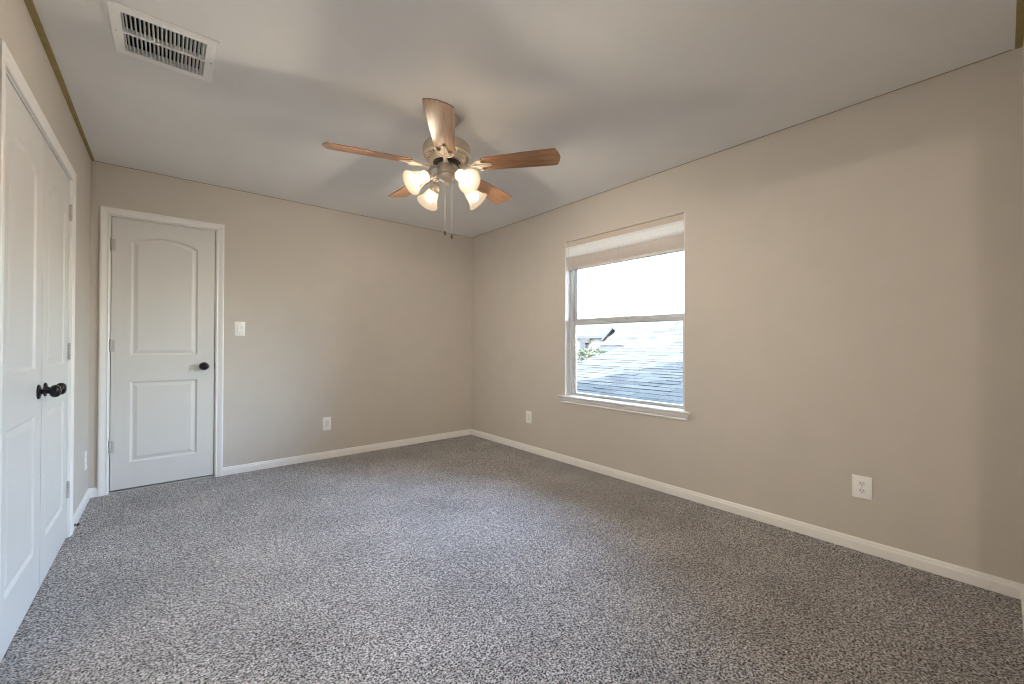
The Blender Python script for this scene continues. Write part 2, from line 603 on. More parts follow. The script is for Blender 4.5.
# door casings: profile (distance outward from opening, thickness)
CP = [(0.004, 0), (0.004, 0.009), (0.010, 0.0125), (0.016, 0.010), (0.024, 0.011), (0.036, 0.0145), (0.044, 0.0165), (0.052, 0.0165), (CW, 0.013), (CW, 0)]
def casing(name, label, side, s0, s1, zt, depth):
    bm = bmesh.new()
    def P(s, t, z):
        return (XL + t, s, z) if side == 'left' else (s, YB - t, z)
    cols = []
    for w, t in CP:
        cols.append([bm.verts.new(P(s0 - w + 0.004, t, 0)), bm.verts.new(P(s0 - w + 0.004, t, zt + w - 0.004)),
                     bm.verts.new(P(s1 + w - 0.004, t, zt + w - 0.004)), bm.verts.new(P(s1 + w - 0.004, t, 0))])
    n = len(cols)
    for i in range(n):
        a, b = cols[i], cols[(i + 1) % n]
        for k in range(3):
            bm.faces.new((a[k], a[k + 1], b[k + 1], b[k]))
    bm.faces.new([c[0] for c in cols]); bm.faces.new([c[3] for c in cols])
    # jamb lining and stop
    def J(sa, sb, ta, tb, za, zb):
        if side == 'left': box(bm, XL + ta, XL + tb, sa, sb, za, zb)
        else: box(bm, sa, sb, YB - tb, YB - ta, za, zb)
    J(s0, s0 + 0.006, -depth, 0.0, 0, zt); J(s1 - 0.006, s1, -depth, 0.0, 0, zt); J(s0 + 0.006, s1 - 0.006, -depth, 0.0, zt - 0.006, zt)
    J(s0 + 0.006, s0 + 0.018, -depth, -0.048, 0, zt - 0.006); J(s1 - 0.018, s1 - 0.006, -depth, -0.048, 0, zt - 0.006)
    J(s0 + 0.018, s1 - 0.018, -depth, -0.048, zt - 0.018, zt - 0.006)
    return tag(link(name, bm, TRIM), label, 'door casing', kind='structure')
casing('trim_5', 'white moulded casing around the single door on the back wall', 'back', EX0, EX1, EZ, T)
casing('trim_6', 'white moulded casing around the double closet doors', 'left', CY0, CY1, CZ, T)

# light carpet-edge threshold strip under the entry door
bm = bmesh.new(); box(bm, EX0 + 0.006, EX1 - 0.006, YB + 0.002, YB + 0.07, 0, 0.012, 0.003)
tag(link('trim_7', bm, simple('threshold_strip', (0.42, 0.39, 0.37), 0.7)), 'pale threshold strip under the single white door', 'threshold', kind='structure')

# ------------------------------------------------------------------ panel doors
# local door frame: x along width (0..w), y depth into the wall (0 = room face), z up
def outline(x0, x1, z0, zs, rise, d, N=20):
    """panel outline inset by d; zs = spring height of the arch (rise 0 = straight)."""
    pts = [(x0 + d, z0 + d), (x1 - d, z0 + d)]
    if rise <= 0:
        return pts + [(x1 - d, zs - d), (x0 + d, zs - d)]
    c = (x1 - x0) / 2
    Rr = (c * c + rise * rise) / (2 * rise)
    zc = zs + rise - Rr
    r = Rr - d
    xm = (x0 + x1) / 2
    a = math.asin((c - d) / r)
    for k in range(N + 1):
        t = a - 2 * a * k / N
        pts.append((xm + r * math.sin(t), zc + r * math.cos(t)))
    return pts

RINGS = [(0.0, 0.0), (0.003, 0.0022), (0.010, 0.0085), (0.016, 0.0095), (0.022, 0.0080), (0.040, 0.0025), (0.044, 0.0025)]
def panel_mesh(bm, args):
    prev = None
    for d, dep in RINGS:
        ring = [bm.verts.new((x, dep, z)) for x, z in outline(*args, d)]
        if prev:
            for i in range(len(ring)):
                j = (i + 1) % len(ring)
                bm.faces.new((prev[i], prev[j], ring[j], ring[i]))
        prev = ring
    bm.faces.new(prev)

def panel_door(name, label, w, h, th, panels, M4, hinge_side, hinge_z, knob_x, knob_z, knob_scale):
    root = empty(name, (0, 0, 0))
    root.matrix_world = M4
    tag(root, label, 'door', kind='structure')
    bm = bmesh.new()
    e = []
    def loop(pts, y):
        v = [bm.verts.new((x, y, z)) for x, z in pts]
        return v, [bm.edges.new((v[i], v[(i + 1) % len(v)])) for i in range(len(v))]
    ov, oe = loop([(0, 0), (w, 0), (w, h), (0, h)], 0.0)
    e += oe
    for p in panels:
        e += loop(outline(*p, 0.0), 0.0)[1]
    bmesh.ops.triangle_fill(bm, use_beauty=True, use_dissolve=False, edges=e, normal=(0, -1, 0))
    bv = [bm.verts.new((x, th, z)) for x, z in ((0, 0), (w, 0), (w, h), (0, h))]
    bm.faces.new(bv)
    for i in range(4):
        j = (i + 1) % 4
        bm.faces.new((ov[i], ov[j], bv[j], bv[i]))
    link('door_leaf', bm, DOORW, root)
    for p in panels:
        bm = bmesh.new()
        panel_mesh(bm, p)
        link('raised_panel', bm, DOORW, root)
    hx = 0.0 if hinge_side < 0 else w
    for z in hinge_z:
        bm = bmesh.new()
        for k in range(5):
            z0 = z - 0.045 + k * 0.018
            lathe(bm, [(0.0055, z0 + 0.0008), (0.0065, z0 + 0.002), (0.0065, z0 + 0.016), (0.0055, z0 + 0.0172)], 12,
                  Matrix.Translation((hx + hinge_side * 0.002, -0.0055, 0)))
        lathe(bm, [(0.004, z + 0.045), (0.006, z + 0.047), (0.003, z + 0.051)], 12, Matrix.Translation((hx + hinge_side * 0.002, -0.0055, 0)))
        s = hinge_side
        box(bm, min(hx - s * 0.001, hx - s * 0.020), max(hx - s * 0.001, hx - s * 0.020), -0.0012, 0.0, z - 0.044, z + 0.044)
        link('hinge', bm, HINGE, root, smooth=True, auto=40)
    # knob: rosette, neck and ball
    k = empty('door_knob', (knob_x, 0, knob_z))
    k.parent = root
    MY = zaxis_M((0, 0, 0), (0, -1, 0))
    q = knob_scale
    bm = bmesh.new(); lathe(bm, [(0.0325, 0.0), (0.0325, 0.003), (0.030, 0.006), (0.020, 0.009), (0.013, 0.0105)], 32, MY)
    link('rosette', bm, BRONZE, k, smooth=True, auto=50)
    bm = bmesh.new()
    lathe(bm, [(0.012, 0.009), (0.010, 0.018), (0.0098, 0.030), (0.012, 0.034), (0.020, 0.037), (0.0262, 0.043), (0.0285, 0.051), (0.027, 0.059), (0.021, 0.066), (0.010, 0.0695), (0, 0.070)], 32,
          Matrix.Diagonal((q[0], q[1], q[2], 1)) @ MY)
    link('knob_ball', bm, BRONZE, k, smooth=True)
    return root

DW, DH = EX1 - EX0 - 0.020, EZ - 0.006 - 0.004 - 0.022
ux = EX0 + 0.010
pan_e = [(0.106, DW - 0.112, 0.194, 0.802, 0.0), (0.106, DW - 0.112, 1.000, 1.860, 0.055)]
ME = frame_M((ux, YB + 0.003, 0.022), Vector((1, 0, 0)), Vector((0, 1, 0)), Vector((0, 0, 1)))
d1 = panel_door('door_1', 'single white two-panel arch-top door with a black knob on the back wall', DW, DH, 0.035, pan_e, ME, -1,
                [1.825, 1.075, 0.325], DW - 0.068, 0.906, (1.12, 1.0, 0.92))
# dark latch plate on the edge side of the jamb
bm = bmesh.new(); box(bm, DW + 0.0015, DW + 0.0045, -0.002, 0.010, 0.884, 0.934)
link('latch_plate', bm, BRONZE, d1)

LW = (CY1 - CY0 - 0.012 - 0.012) / 2
DHC = CZ - 0.006 - 0.006 - 0.005
pan_c = [(0.108, LW - 0.108, 0.195, 0.795, 0.0), (0.108, LW - 0.108, 0.995, 1.832, 0.070)]
# left wall doors: local x runs along +Y, local y into the wall (-X)
def MC(y0):
    return frame_M((XL - 0.003, y0, 0.005), Vector((0, 1, 0)), Vector((-1, 0, 0)), Vector((0, 0, 1)))
y1 = CY0 + 0.006 + 0.0035
y2 = y1 + LW + 0.005
panel_door('door_2', 'near leaf of the white double closet doors, at the left edge of the photo', LW, DHC, 0.035, pan_c, MC(y1), -1,
           [1.815, 1.05, 0.25], LW - 0.060, 0.893, (1, 1, 1))
panel_door('door_3', 'far leaf of the white double closet doors, beside the short wall', LW, DHC, 0.035, pan_c, MC(y2), 1,
           [1.855, 1.06, 0.27], 0.060, 0.893, (1, 1, 1))

# ------------------------------------------------------------------ window
win = empty('window_1', (XR, (WY0 + WY1) / 2, WZ0))
tag(win, 'white vinyl single-hung window in the right wall looking onto roofs', 'window', kind='structure')
FX0, FX1 = XR + 0.078, XR + 0.132
def P_(o):
    o.matrix_parent_inverse = win.matrix_basis.inverted()
    return o
def rect_frame(bm, x0, x1, y0, y1, z0, z1, wl, wr, wb_, wt):
    box(bm, x0, x1, y0, y0 + wl, z0, z1, 0.002)
    box(bm, x0, x1, y1 - wr, y1, z0, z1, 0.002)
    box(bm, x0, x1, y0 + wl, y1 - wr, z0, z0 + wb_, 0.002)
    box(bm, x0, x1, y0 + wl, y1 - wr, z1 - wt, z1, 0.002)
bm = bmesh.new()
rect_frame(bm, FX0, FX1, WY0, WY1, WZ0, WZ1, 0.030, 0.030, 0.022, 0.030)
P_(link('window_frame', bm, VINYL, win))
ZM = 1.318
# lower sash (inner track)
bm = bmesh.new()
rect_frame(bm, FX0 + 0.006, FX0 + 0.028, WY0 + 0.026, WY1 - 0.026, WZ0 + 0.018, ZM + 0.018, 0.030, 0.030, 0.022, 0.034)
box(bm, FX0 + 0.001, FX0 + 0.008, WY0 + 0.060, WY1 - 0.060, ZM - 0.012, ZM - 0.004, 0.001)
ls = P_(link('lower_sash', bm, VINYL, win))
bm = bmesh.new(); box(bm, FX0 + 0.015, FX0 + 0.019, WY0 + 0.054, WY1 - 0.054, WZ0 + 0.038, ZM - 0.014)
link('glass_pane', bm, GLASS, ls)
bm = bmesh.new()
rect_frame(bm, FX0 + 0.030, FX0 + 0.050, WY0 + 0.026, WY1 - 0.026, ZM + 0.006, WZ1 - 0.028, 0.026, 0.026, 0.034, 0.026)
us = P_(link('upper_sash', bm, VINYL, win))
bm = bmesh.new(); box(bm, FX0 + 0.038, FX0 + 0.042, WY0 + 0.050, WY1 - 0.050, ZM + 0.038, WZ1 - 0.052)
link('glass_pane', bm, GLASS, us)
# added white strips: daylight on the drywall side jambs put into the colour
for (ya, yb) in ((WY0, WY0 + 0.004), (WY1 - 0.004, WY1)):
    bm = bmesh.new(); box(bm, XR + 0.001, FX0, ya, yb, WZ0 + 0.016, WZ1)
    P_(link('jamb_daylight', bm, JAMB_LIT, win))
# sash lock
bm = bmesh.new(); box(bm, FX0 + 0.004, FX0 + 0.028, 2.05, 2.11, ZM + 0.018, ZM + 0.026, 0.003); box(bm, FX0 + 0.008, FX0 + 0.020, 2.07, 2.13, ZM + 0.026, ZM + 0.034, 0.003)
P_(link('sash_lock', bm, VINYL, win))
# stool and apron with mitred returns
SP = [(-0.078, 0.000), (0.030, 0.000), (0.040, -0.004), (0.043, -0.010), (0.040, -0.016), (0.030, -0.020), (0.028, -0.024),
      (0.026, -0.034), (0.020, -0.046), (0.014, -0.053), (0.012, -0.056), (0.016, -0.060), (0.016, -0.067), (0.012, -0.071), (0.0, -0.071)]
bm = bmesh.new()
sy0, sy1, ztop = 1.488, 2.665, WZ0 + 0.016
# stool board inside the opening
box(bm, XR - 0.002, FX0 + 0.004, WY0, WY1, WZ0, ztop)
A, B = [], []
for d, z in SP[1:]:
    A.append(bm.verts.new((XR - d, sy0 - 0.0105 - d * 1.25, ztop + z)))
    B.append(bm.verts.new((XR - d, sy1 + 0.030 + d * 0.75, ztop + z)))
A.insert(0, bm.verts.new((XR, sy0 - 0.0105, ztop))); B.insert(0, bm.verts.new((XR, sy1 + 0.03, ztop)))
for i in range(len(A)):
    j = (i + 1) % len(A)
    bm.faces.new((A[i], A[j], B[j], B[i]))
bm.faces.new(A); bm.faces.new(B)
P_(link('window_sill', bm, TRIM, win))

# blind
bl = empty('window_blind', (XR + 0.03, (WY0 + WY1) / 2, WZ1))
tag(bl, 'white horizontal blind pulled up at the top of the window', 'blind')
def PB(o):
    o.matrix_parent_inverse = bl.matrix_basis.inverted()
    return o
by0, by1 = WY0 + 0.006, WY1 - 0.006
bm = bmesh.new(); box(bm, XR + 0.024, XR + 0.070, by0 + 0.004, by1 - 0.004, 2.036, WZ1, 0.002)
PB(link('headrail', bm, HEADRAIL, bl))
bm = bmesh.new()
VP = [(0.010, 1.940), (0.016, 1.936), (0.022, 1.940), (0.022, 2.034), (0.006, 2.034), (0.004, 2.028), (0.008, 2.022), (0.012, 2.016), (0.012, 1.962), (0.005, 1.956), (0.004, 1.948)]
prism(bm, [(XR + a, b) for a, b in VP], 1, by0, by1)
PB(link('valance', bm, VALANCE, bl))
nsl = 30
for k in range(nsl):
    bm = bmesh.new()
    z = 1.838 + k * 0.0035
    sy = rng.uniform(-0.0015, 0.0015)
    b2 = [(XR + 0.024 + sy, z), (XR + 0.048 + sy, z + 0.0012), (XR + 0.072 + sy, z), (XR + 0.072 + sy, z + 0.0024), (XR + 0.048 + sy, z + 0.0036), (XR + 0.024 + sy, z + 0.0024)]
    prism(bm, b2, 1, by0 + 0.002, by1 - 0.002)
    PB(link('slat', bm, BLIND, bl))
bm = bmesh.new(); box(bm, XR + 0.023, XR + 0.073, by0 + 0.002, by1 - 0.002, 1.817, 1.8375, 0.003)
PB(link('bottom_rail', bm, BLIND, bl))
for yy in (by0 + 0.16, (by0 + by1) / 2, by1 - 0.16):
    bm = bmesh.new(); tube(bm, [(XR + 0.0215, yy, 1.955), (XR + 0.0215, yy, 1.89), (XR + 0.0215, yy, 1.818)], 0.0011, 6)
    PB(link('ladder_cord', bm, CORD, bl))
bm = bmesh.new()
tube(bm, [(XR + 0.018, by1 - 0.075, 1.945), (XR + 0.017, by1 - 0.075, 1.5), (XR + 0.017, by1 - 0.075, 1.32)], 0.0028, 8)
PB(link('tilt_wand', bm, CORD, bl))
bm = bmesh.new(); tube(bm, [(XR + 0.001, by1 - 0.035, 2.03), (XR + 0.001, by1 - 0.035, 1.82), (XR + 0.001, by1 - 0.035, 1.80)], 0.0016, 6)
PB(link('lift_cord', bm, CORD, bl))

# ------------------------------------------------------------------ ceiling vent
vent = empty('ceiling_vent', ((VX0 + VX1) / 2, (VY0 + VY1) / 2, H))
tag(vent, 'white square return-air grille with dark slots in the ceiling', 'vent')
def PV(o):
    o.matrix_parent_inverse = vent.matrix_basis.inverted()
    return o
bm = bmesh.new()
zo = H - 0.009
def chamf(x0, x1, y0, y1, inx, iny):
    O = [(x0, y0), (x1, y0), (x1, y1), (x0, y1)]
    O2 = [(x0 + .006, y0 + .006), (x1 - .006, y0 + .006), (x1 - .006, y1 - .006), (x0 + .006, y1 - .006)]
    I = [(x0 + inx, y0 + iny), (x1 - inx, y0 + iny), (x1 - inx, y1 - iny), (x0 + inx, y1 - iny)]
    rings = [[bm.verts.new((x, y, H)) for x, y in O], [bm.verts.new((x, y, H - 0.004)) for x, y in O],
             [bm.verts.new((x, y, zo)) for x, y in O2], [bm.verts.new((x, y, zo)) for x, y in I], [bm.verts.new((x, y, H + 0.02)) for x, y in I]]
    for a, b in zip(rings, rings[1:]):
        for i in range(4):
            j = (i + 1) % 4
            bm.faces.new((a[i], a[j], b[j], b[i]))
chamf(VX0, VX1, VY0, VY1, 0.040, 0.040)
PV(link('vent_frame', bm, VENTW, vent))
bm = bmesh.new(); box(bm, VX0 + 0.040, VX1 - 0.040, (VY0 + VY1) / 2 - 0.007, (VY0 + VY1) / 2 + 0.007, H - 0.008, H + 0.012)
PV(link('centre_bar', bm, VENTW, vent))
NS = 20
pitch = (VX1 - VX0 - 0.080) / NS
for k in range(NS + 1):
    bm = bmesh.new()
    x = VX0 + 0.040 + k * pitch
    x = min(max(x, VX0 + 0.044), VX1 - 0.044)
    b2 = bmesh.new()
    box(b2, -0.0009, 0.0009, VY0 + 0.040, VY1 - 0.040, -0.0105, 0.0105)
    merge(bm, b2, Matrix.Translation((x, 0, H + 0.003)) @ Matrix.Rotation(math.radians(-18), 4, 'Y'))
    PV(link('louver', bm, VENTW, vent))
bm = bmesh.new()
box(bm, VX0 + vb, VX1 - vb, VY0 + vb, VY1 - vb, H + 0.10, H + 0.119)
for a in (VX0 + vb, VX1 - vb - 0.002):
    box(bm, a, a + 0.002, VY0 + vb, VY1 - vb, H + 0.02, H + 0.10)
for a in (VY0 + vb, VY1 - vb - 0.002):
    box(bm, VX0 + vb + 0.002, VX1 - vb - 0.002, a, a + 0.002, H + 0.02, H + 0.10)
PV(link('duct_lining', bm, VENTD, vent))
for sx in (VX0 + 0.02, VX1 - 0.02):
    bm = bmesh.new(); lathe(bm, [(0.004, 0.0), (0.0035, 0.002), (0, 0.0026)], 12, zaxis_M((sx, (VY0 + VY1) / 2, zo), (0, 0, -1)))
    PV(link('screw', bm, HINGE, vent, smooth=True))

# ------------------------------------------------------------------ wall plates
def wall_plate(name, label, cat, origin, xdir, ndir, kind, w=0.074, h=0.122, group=None):
    """origin = plate centre on the wall, xdir = along the wall, ndir = into the room."""
    root = empty(name, (0, 0, 0))
    root.matrix_world = frame_M(origin, Vector(xdir), Vector(ndir), Vector(xdir).cross(Vector(ndir)))
    tag(root, label, cat, group)
    bm = bmesh.new()
    box(bm, -w / 2, w / 2, 0, 0.006, -h / 2, h / 2, 0.0022)
    link('cover_plate', bm, PLATE, root, smooth=True, auto=30)
    if kind == 'duplex':
        for s in (-1, 1):
            bm = bmesh.new()
            b2 = bmesh.new()
            lathe(b2, [(0.0165, 0.004), (0.0165, 0.0072), (0.0155, 0.0078)], 28)
            for v in b2.verts:
                v.co.y = max(-0.0125, min(0.0125, v.co.y))
            merge(bm, b2, Matrix.Translation((0, 0, s * 0.0195)) @ Matrix.Rotation(-PI / 2, 4, 'X'))
            rc = link('receptacle', bm, PLATE_IN, root, smooth=True, auto=30)
            bm = bmesh.new()
            for xx, hh in ((-0.0062, 0.0045), (0.0062, 0.0055)):
                box(bm, xx - 0.0012, xx + 0.0012, 0.0070, 0.0083, s * 0.0195 + 0.0025 - hh + 0.003, s * 0.0195 + 0.0025 + hh)
            lathe(bm, [(0.0026, 0), (0.0026, 0.0012)], 14, Matrix.Translation((0, 0.0071, s * 0.0195 - 0.0075)) @ Matrix.Rotation(-PI / 2, 4, 'X'))
            link('slots', bm, SLOT, rc)
        bm = bmesh.new(); lathe(bm, [(0.003, 0), (0.0028, 0.0012), (0, 0.0016)], 14, Matrix.Translation((0, 0.0058, 0)) @ Matrix.Rotation(-PI / 2, 4, 'X'))
        link('screw', bm, HINGE, root, smooth=True)
    else:
        bm = bmesh.new()
        box(bm, -0.0172, 0.0172, 0.004, 0.0066, -0.0340, 0.0340, 0.0006)
        link('insert_frame', bm, PLATE_IN, root)
        if kind == 'switch':
            bm = bmesh.new()
            b2 = bmesh.new()
            box(b2, -0.0150, 0.0150, -0.003, 0.003, -0.0310, 0.0310, 0.001)
            merge(bm, b2, Matrix.Translation((0, 0.0068, 0)) @ Matrix.Rotation(math.radians(3.5), 4, 'X'))
            link('rocker', bm, PLATE, root)
            bm = bmesh.new(); box(bm, -0.0172, -0.0155, 0.0060, 0.0072, 0.000, 0.026)
            link('gap', bm, SLOT, root)
        else:
            for s in (-1, 1):
                bm = bmesh.new()
                for xx in (-0.0060, 0.0060):
                    box(bm, xx - 0.0011, xx + 0.0011, 0.0060, 0.0071, s * 0.017, s * 0.017 + 0.009)
                lathe(bm, [(0.0024, 0), (0.0024, 0.0010)], 14, Matrix.Translation((0, 0.0062, s * 0.017 - 0.005)) @ Matrix.Rotation(-PI / 2, 4, 'X'))
                link('slots', bm, HINGE, root)
        for s in (-1, 1):
            bm = bmesh.new(); lathe(bm, [(0.0024, 0), (0.0022, 0.001), (0, 0.0014)], 12, Matrix.Translation((0, 0.0058, s * 0.048)) @ Matrix.Rotation(-PI / 2, 4, 'X'))
            link('screw', bm, PLATE_IN, root, smooth=True)
    return root
wall_plate('light_switch', 'white rocker light switch on the back wall right of the single door', 'light switch', (0.4725, YB, 1.243), (-1, 0, 0), (0, -1, 0), 'switch', 0.076, 0.122)
wall_plate('wall_outlet', 'white outlet low on the back wall above the baseboard', 'outlet', (1.190, YB, 0.338), (-1, 0, 0), (0, -1, 0), 'outlet', 0.077, 0.126)
wall_plate('wall_outlet', 'small white outlet low on the window wall near the far corner', 'outlet', (XR, 3.170, 0.357), (0, 1, 0), (-1, 0, 0), 'outlet', 0.082, 0.126)
wall_plate('wall_outlet', 'large white duplex outlet at the right, below and right of the window', 'outlet', (XR, 0.489, 0.347), (0, 1, 0), (-1, 0, 0), 'duplex', 0.084, 0.121)
wall_plate('wall_outlet', 'white outlet seen edge-on on the left wall between closet and single door', 'outlet', (XL, 4.075, 0.302), (0, -1, 0), (1, 0, 0), 'outlet', 0.076, 0.126)

# door stop on the left baseboard
ds = empty('door_stop', (XL + 0.013, 3.57, 0.024))
tag(ds, 'tiny dark door stop on the baseboard beside the closet doors', 'door stop')
bm = bmesh.new(); lathe(bm, [(0.0085, 0), (0.0085, 0.003), (0.005, 0.005)], 16, zaxis_M((0, 0, 0), (1, 0, 0)))
link('mount', bm, BRONZE, ds, smooth=True, auto=40)
bm = bmesh.new(); lathe(bm, [(0.004, 0.005), (0.004, 0.012)], 12, zaxis_M((0, 0, 0), (1, 0, 0)))
link('rod', bm, BRONZE, ds, smooth=True, auto=40)
bm = bmesh.new(); lathe(bm, [(0.007, 0.012), (0.0075, 0.018), (0.006, 0.021), (0, 0.022)], 16, zaxis_M((0, 0, 0), (1, 0, 0)))
link('rubber_tip', bm, SLOT, ds, smooth=True, auto=40)

# ------------------------------------------------------------------ ceiling fan
FC = Vector((1.245, 2.085, 0))
fan = empty('ceiling_fan', (FC.x, FC.y, H))
tag(fan, 'five-blade wooden ceiling fan with four lit glass bell shades', 'ceiling fan')
def fpart(name, bm, mat, smooth=True, auto=45, parent=None):
    return link(name, bm, mat, parent or fan, smooth, auto)
def Z(z):
    return z - H
bm = bmesh.new(); lathe(bm, [(0.066, 0), (0.068, -0.008), (0.064, -0.022), (0.052, -0.042), (0.034, -0.056), (0.020, -0.062)], 40)
fpart('canopy', bm, FANM)
bm = bmesh.new(); lathe(bm, [(0.0125, -0.055), (0.0125, Z(2.29))], 20)
lathe(bm, [(0.022, Z(2.335)), (0.024, Z(2.330)), (0.024, Z(2.318)), (0.019, Z(2.312)), (0.019, Z(2.30))], 24)
fpart('downrod', bm, FANM)
bm = bmesh.new()
lathe(bm, [(0.020, Z(2.298)), (0.060, Z(2.294)), (0.108, Z(2.284)), (0.130, Z(2.274)), (0.137, Z(2.266)), (0.139, Z(2.256)), (0.139, Z(2.232)), (0.136, Z(2.226)),
           (0.138, Z(2.221)), (0.136, Z(2.215)), (0.124, Z(2.208)), (0.112, Z(2.198)), (0.106, Z(2.188)), (0.104, Z(2.180)), (0.096, Z(2.176)), (0.05, Z(2.176))], 56)
mh = fpart('motor_housing', bm, FANM)
bm = bmesh.new()
for k in range(36):
    a = 2 * PI * k / 36
    b2 = bmesh.new()
    box(b2, 0.108, 0.1275, -0.0032, 0.0032, Z(2.1945), Z(2.2085))
    b2.transform(Matrix.Translation((0, 0, 0)))
    merge(bm, b2, Matrix.Rotation(a, 4, 'Z'))
fpart('vent_ribs', bm, FANM, False, None, mh)
bm = bmesh.new(); lathe(bm, [(0.080, Z(2.1775)), (0.080, Z(2.168)), (0.060, Z(2.164)), (0.045, Z(2.164))], 40)
fpart('flywheel', bm, FAND)
bm = bmesh.new()
lathe(bm, [(0.046, Z(2.168)), (0.056, Z(2.162)), (0.058, Z(2.150)), (0.058, Z(2.112)), (0.054, Z(2.106)), (0.056, Z(2.102)), (0.056, Z(2.092)), (0.048, Z(2.080)), (0.034, Z(2.070)),
           (0.020, Z(2.064)), (0.012, Z(2.060)), (0.011, Z(2.054)), (0.013, Z(2.049)), (0.010, Z(2.043)), (0, Z(2.040))], 40)
fpart('switch_housing', bm, FANM)

PITCH = math.radians(-12)
PHASE = math.radians(-52.3)
blade_mesh = iron_mesh = screw_mesh = None
ZB = Z(2.152)
for k in range(5):
    a = PHASE + k * 2 * PI / 5
    if blade_mesh is None:
        bm = bmesh.new()
        top = [(0.205, 0.040), (0.222, 0.052), (0.26, 0.0555), (0.42, 0.063), (0.56, 0.0685), (0.634, 0.0705), (0.645, 0.066), (0.657, 0.033), (0.664, 0.0)]
        poly = top + [(x, -y) for x, y in reversed(top[:-1])]
        lo = [bm.verts.new((x, y, -0.0028)) for x, y in poly]
        hi = [bm.verts.new((x, y, 0.0028)) for x, y in poly]
        bm.faces.new(lo); bm.faces.new(hi)
        for i in range(len(poly)):
            j = (i + 1) % len(poly)
            bm.faces.new((lo[i], lo[j], hi[j], hi[i]))
        bmesh.ops.bevel(bm, geom=[e for e in bm.edges if abs(e.verts[0].co.z - e.verts[1].co.z) < 1e-6], offset=0.0012, segments=1, affect='EDGES')
        b = fpart('blade', bm, WOOD, False, None)
        blade_mesh = b.data
        # scrolled iron under the blade: neck, yoke plate, two scroll arms and a centre prong
        bm = bmesh.new()
        zz = -0.0075
        b2 = bmesh.new()
        neck = [(0.078, 0.020), (0.10, 0.014), (0.135, 0.011), (0.160, 0.018), (0.178, 0.034), (0.196, 0.047), (0.214, 0.050), (0.222, 0.044), (0.216, 0.036), (0.206, 0.030),
                (0.214, 0.020), (0.240, 0.015), (0.262, 0.013), (0.272, 0.007), (0.276, 0.0)]
        pl = neck + [(x, -y) for x, y in reversed(neck[:-1])]
        lo = [b2.verts.new((x, y, zz - 0.003)) for x, y in pl]
        hi = [b2.verts.new((x, y, zz + 0.003)) for x, y in pl]
        ee = [b2.edges.new((v[i], v[(i + 1) % len(v)])) for v in (lo,) for i in range(len(v))]
        bmesh.ops.triangle_fill(b2, use_beauty=True, edges=ee)
        ee = [b2.edges.new((v[i], v[(i + 1) % len(v)])) for v in (hi,) for i in range(len(v))]
        bmesh.ops.triangle_fill(b2, use_beauty=True, edges=ee)
        for i in range(len(pl)):
            j = (i + 1) % len(pl)
            b2.faces.new((lo[i], lo[j], hi[j], hi[i]))
        merge(bm, b2)
        for s in (-1, 1):
            tube(bm, [(0.150, s * 0.008, zz - 0.004), (0.168, s * 0.020, zz - 0.006), (0.184, s * 0.038, zz - 0.006), (0.204, s * 0.046, zz - 0.005), (0.217, s * 0.041, zz - 0.004), (0.212, s * 0.030, zz - 0.004), (0.200, s * 0.027, zz - 0.004)], 0.0042, 8)
        tube(bm, [(0.090, 0, zz - 0.004), (0.14, 0, zz - 0.007), (0.19, 0, zz - 0.005), (0.26, 0, zz - 0.003)], [0.007, 0.0065, 0.006, 0.004], 8)
        ir = fpart('blade_iron', bm, FANM, True, 45, b)
        iron_mesh = ir.data
        bm = bmesh.new()
        lathe(bm, [(0.005, 0), (0.0045, 0.002), (0, 0.003)], 12, zaxis_M((0, 0, 0), (0, 0, -1)))
        s_ = fpart('screw', bm, CHAIN, True, 45, b)
        screw_mesh = s_.data
        s_.location = (0.262, 0, -0.0105)
        more = ((0.208, 0.042), (0.208, -0.042))
    else:
        b = bpy.data.objects.new('blade', blade_mesh); COL.objects.link(b); b.parent = fan
        ir = bpy.data.objects.new('blade_iron', iron_mesh); COL.objects.link(ir); ir.parent = b
        more = ((0.208, 0.042), (0.208, -0.042), (0.262, 0.0))
    for x, y in more:
        s_ = bpy.data.objects.new('screw', screw_mesh); COL.objects.link(s_); s_.parent = b
        s_.location = (x, y, -0.0105)
    b.location = (0, 0, ZB)
    b.rotation_mode = 'XYZ'
    b.matrix_basis = Matrix.Translation((0, 0, ZB)) @ Matrix.Rotation(a, 4, 'Z') @ Matrix.Rotation(PITCH, 4, 'X')

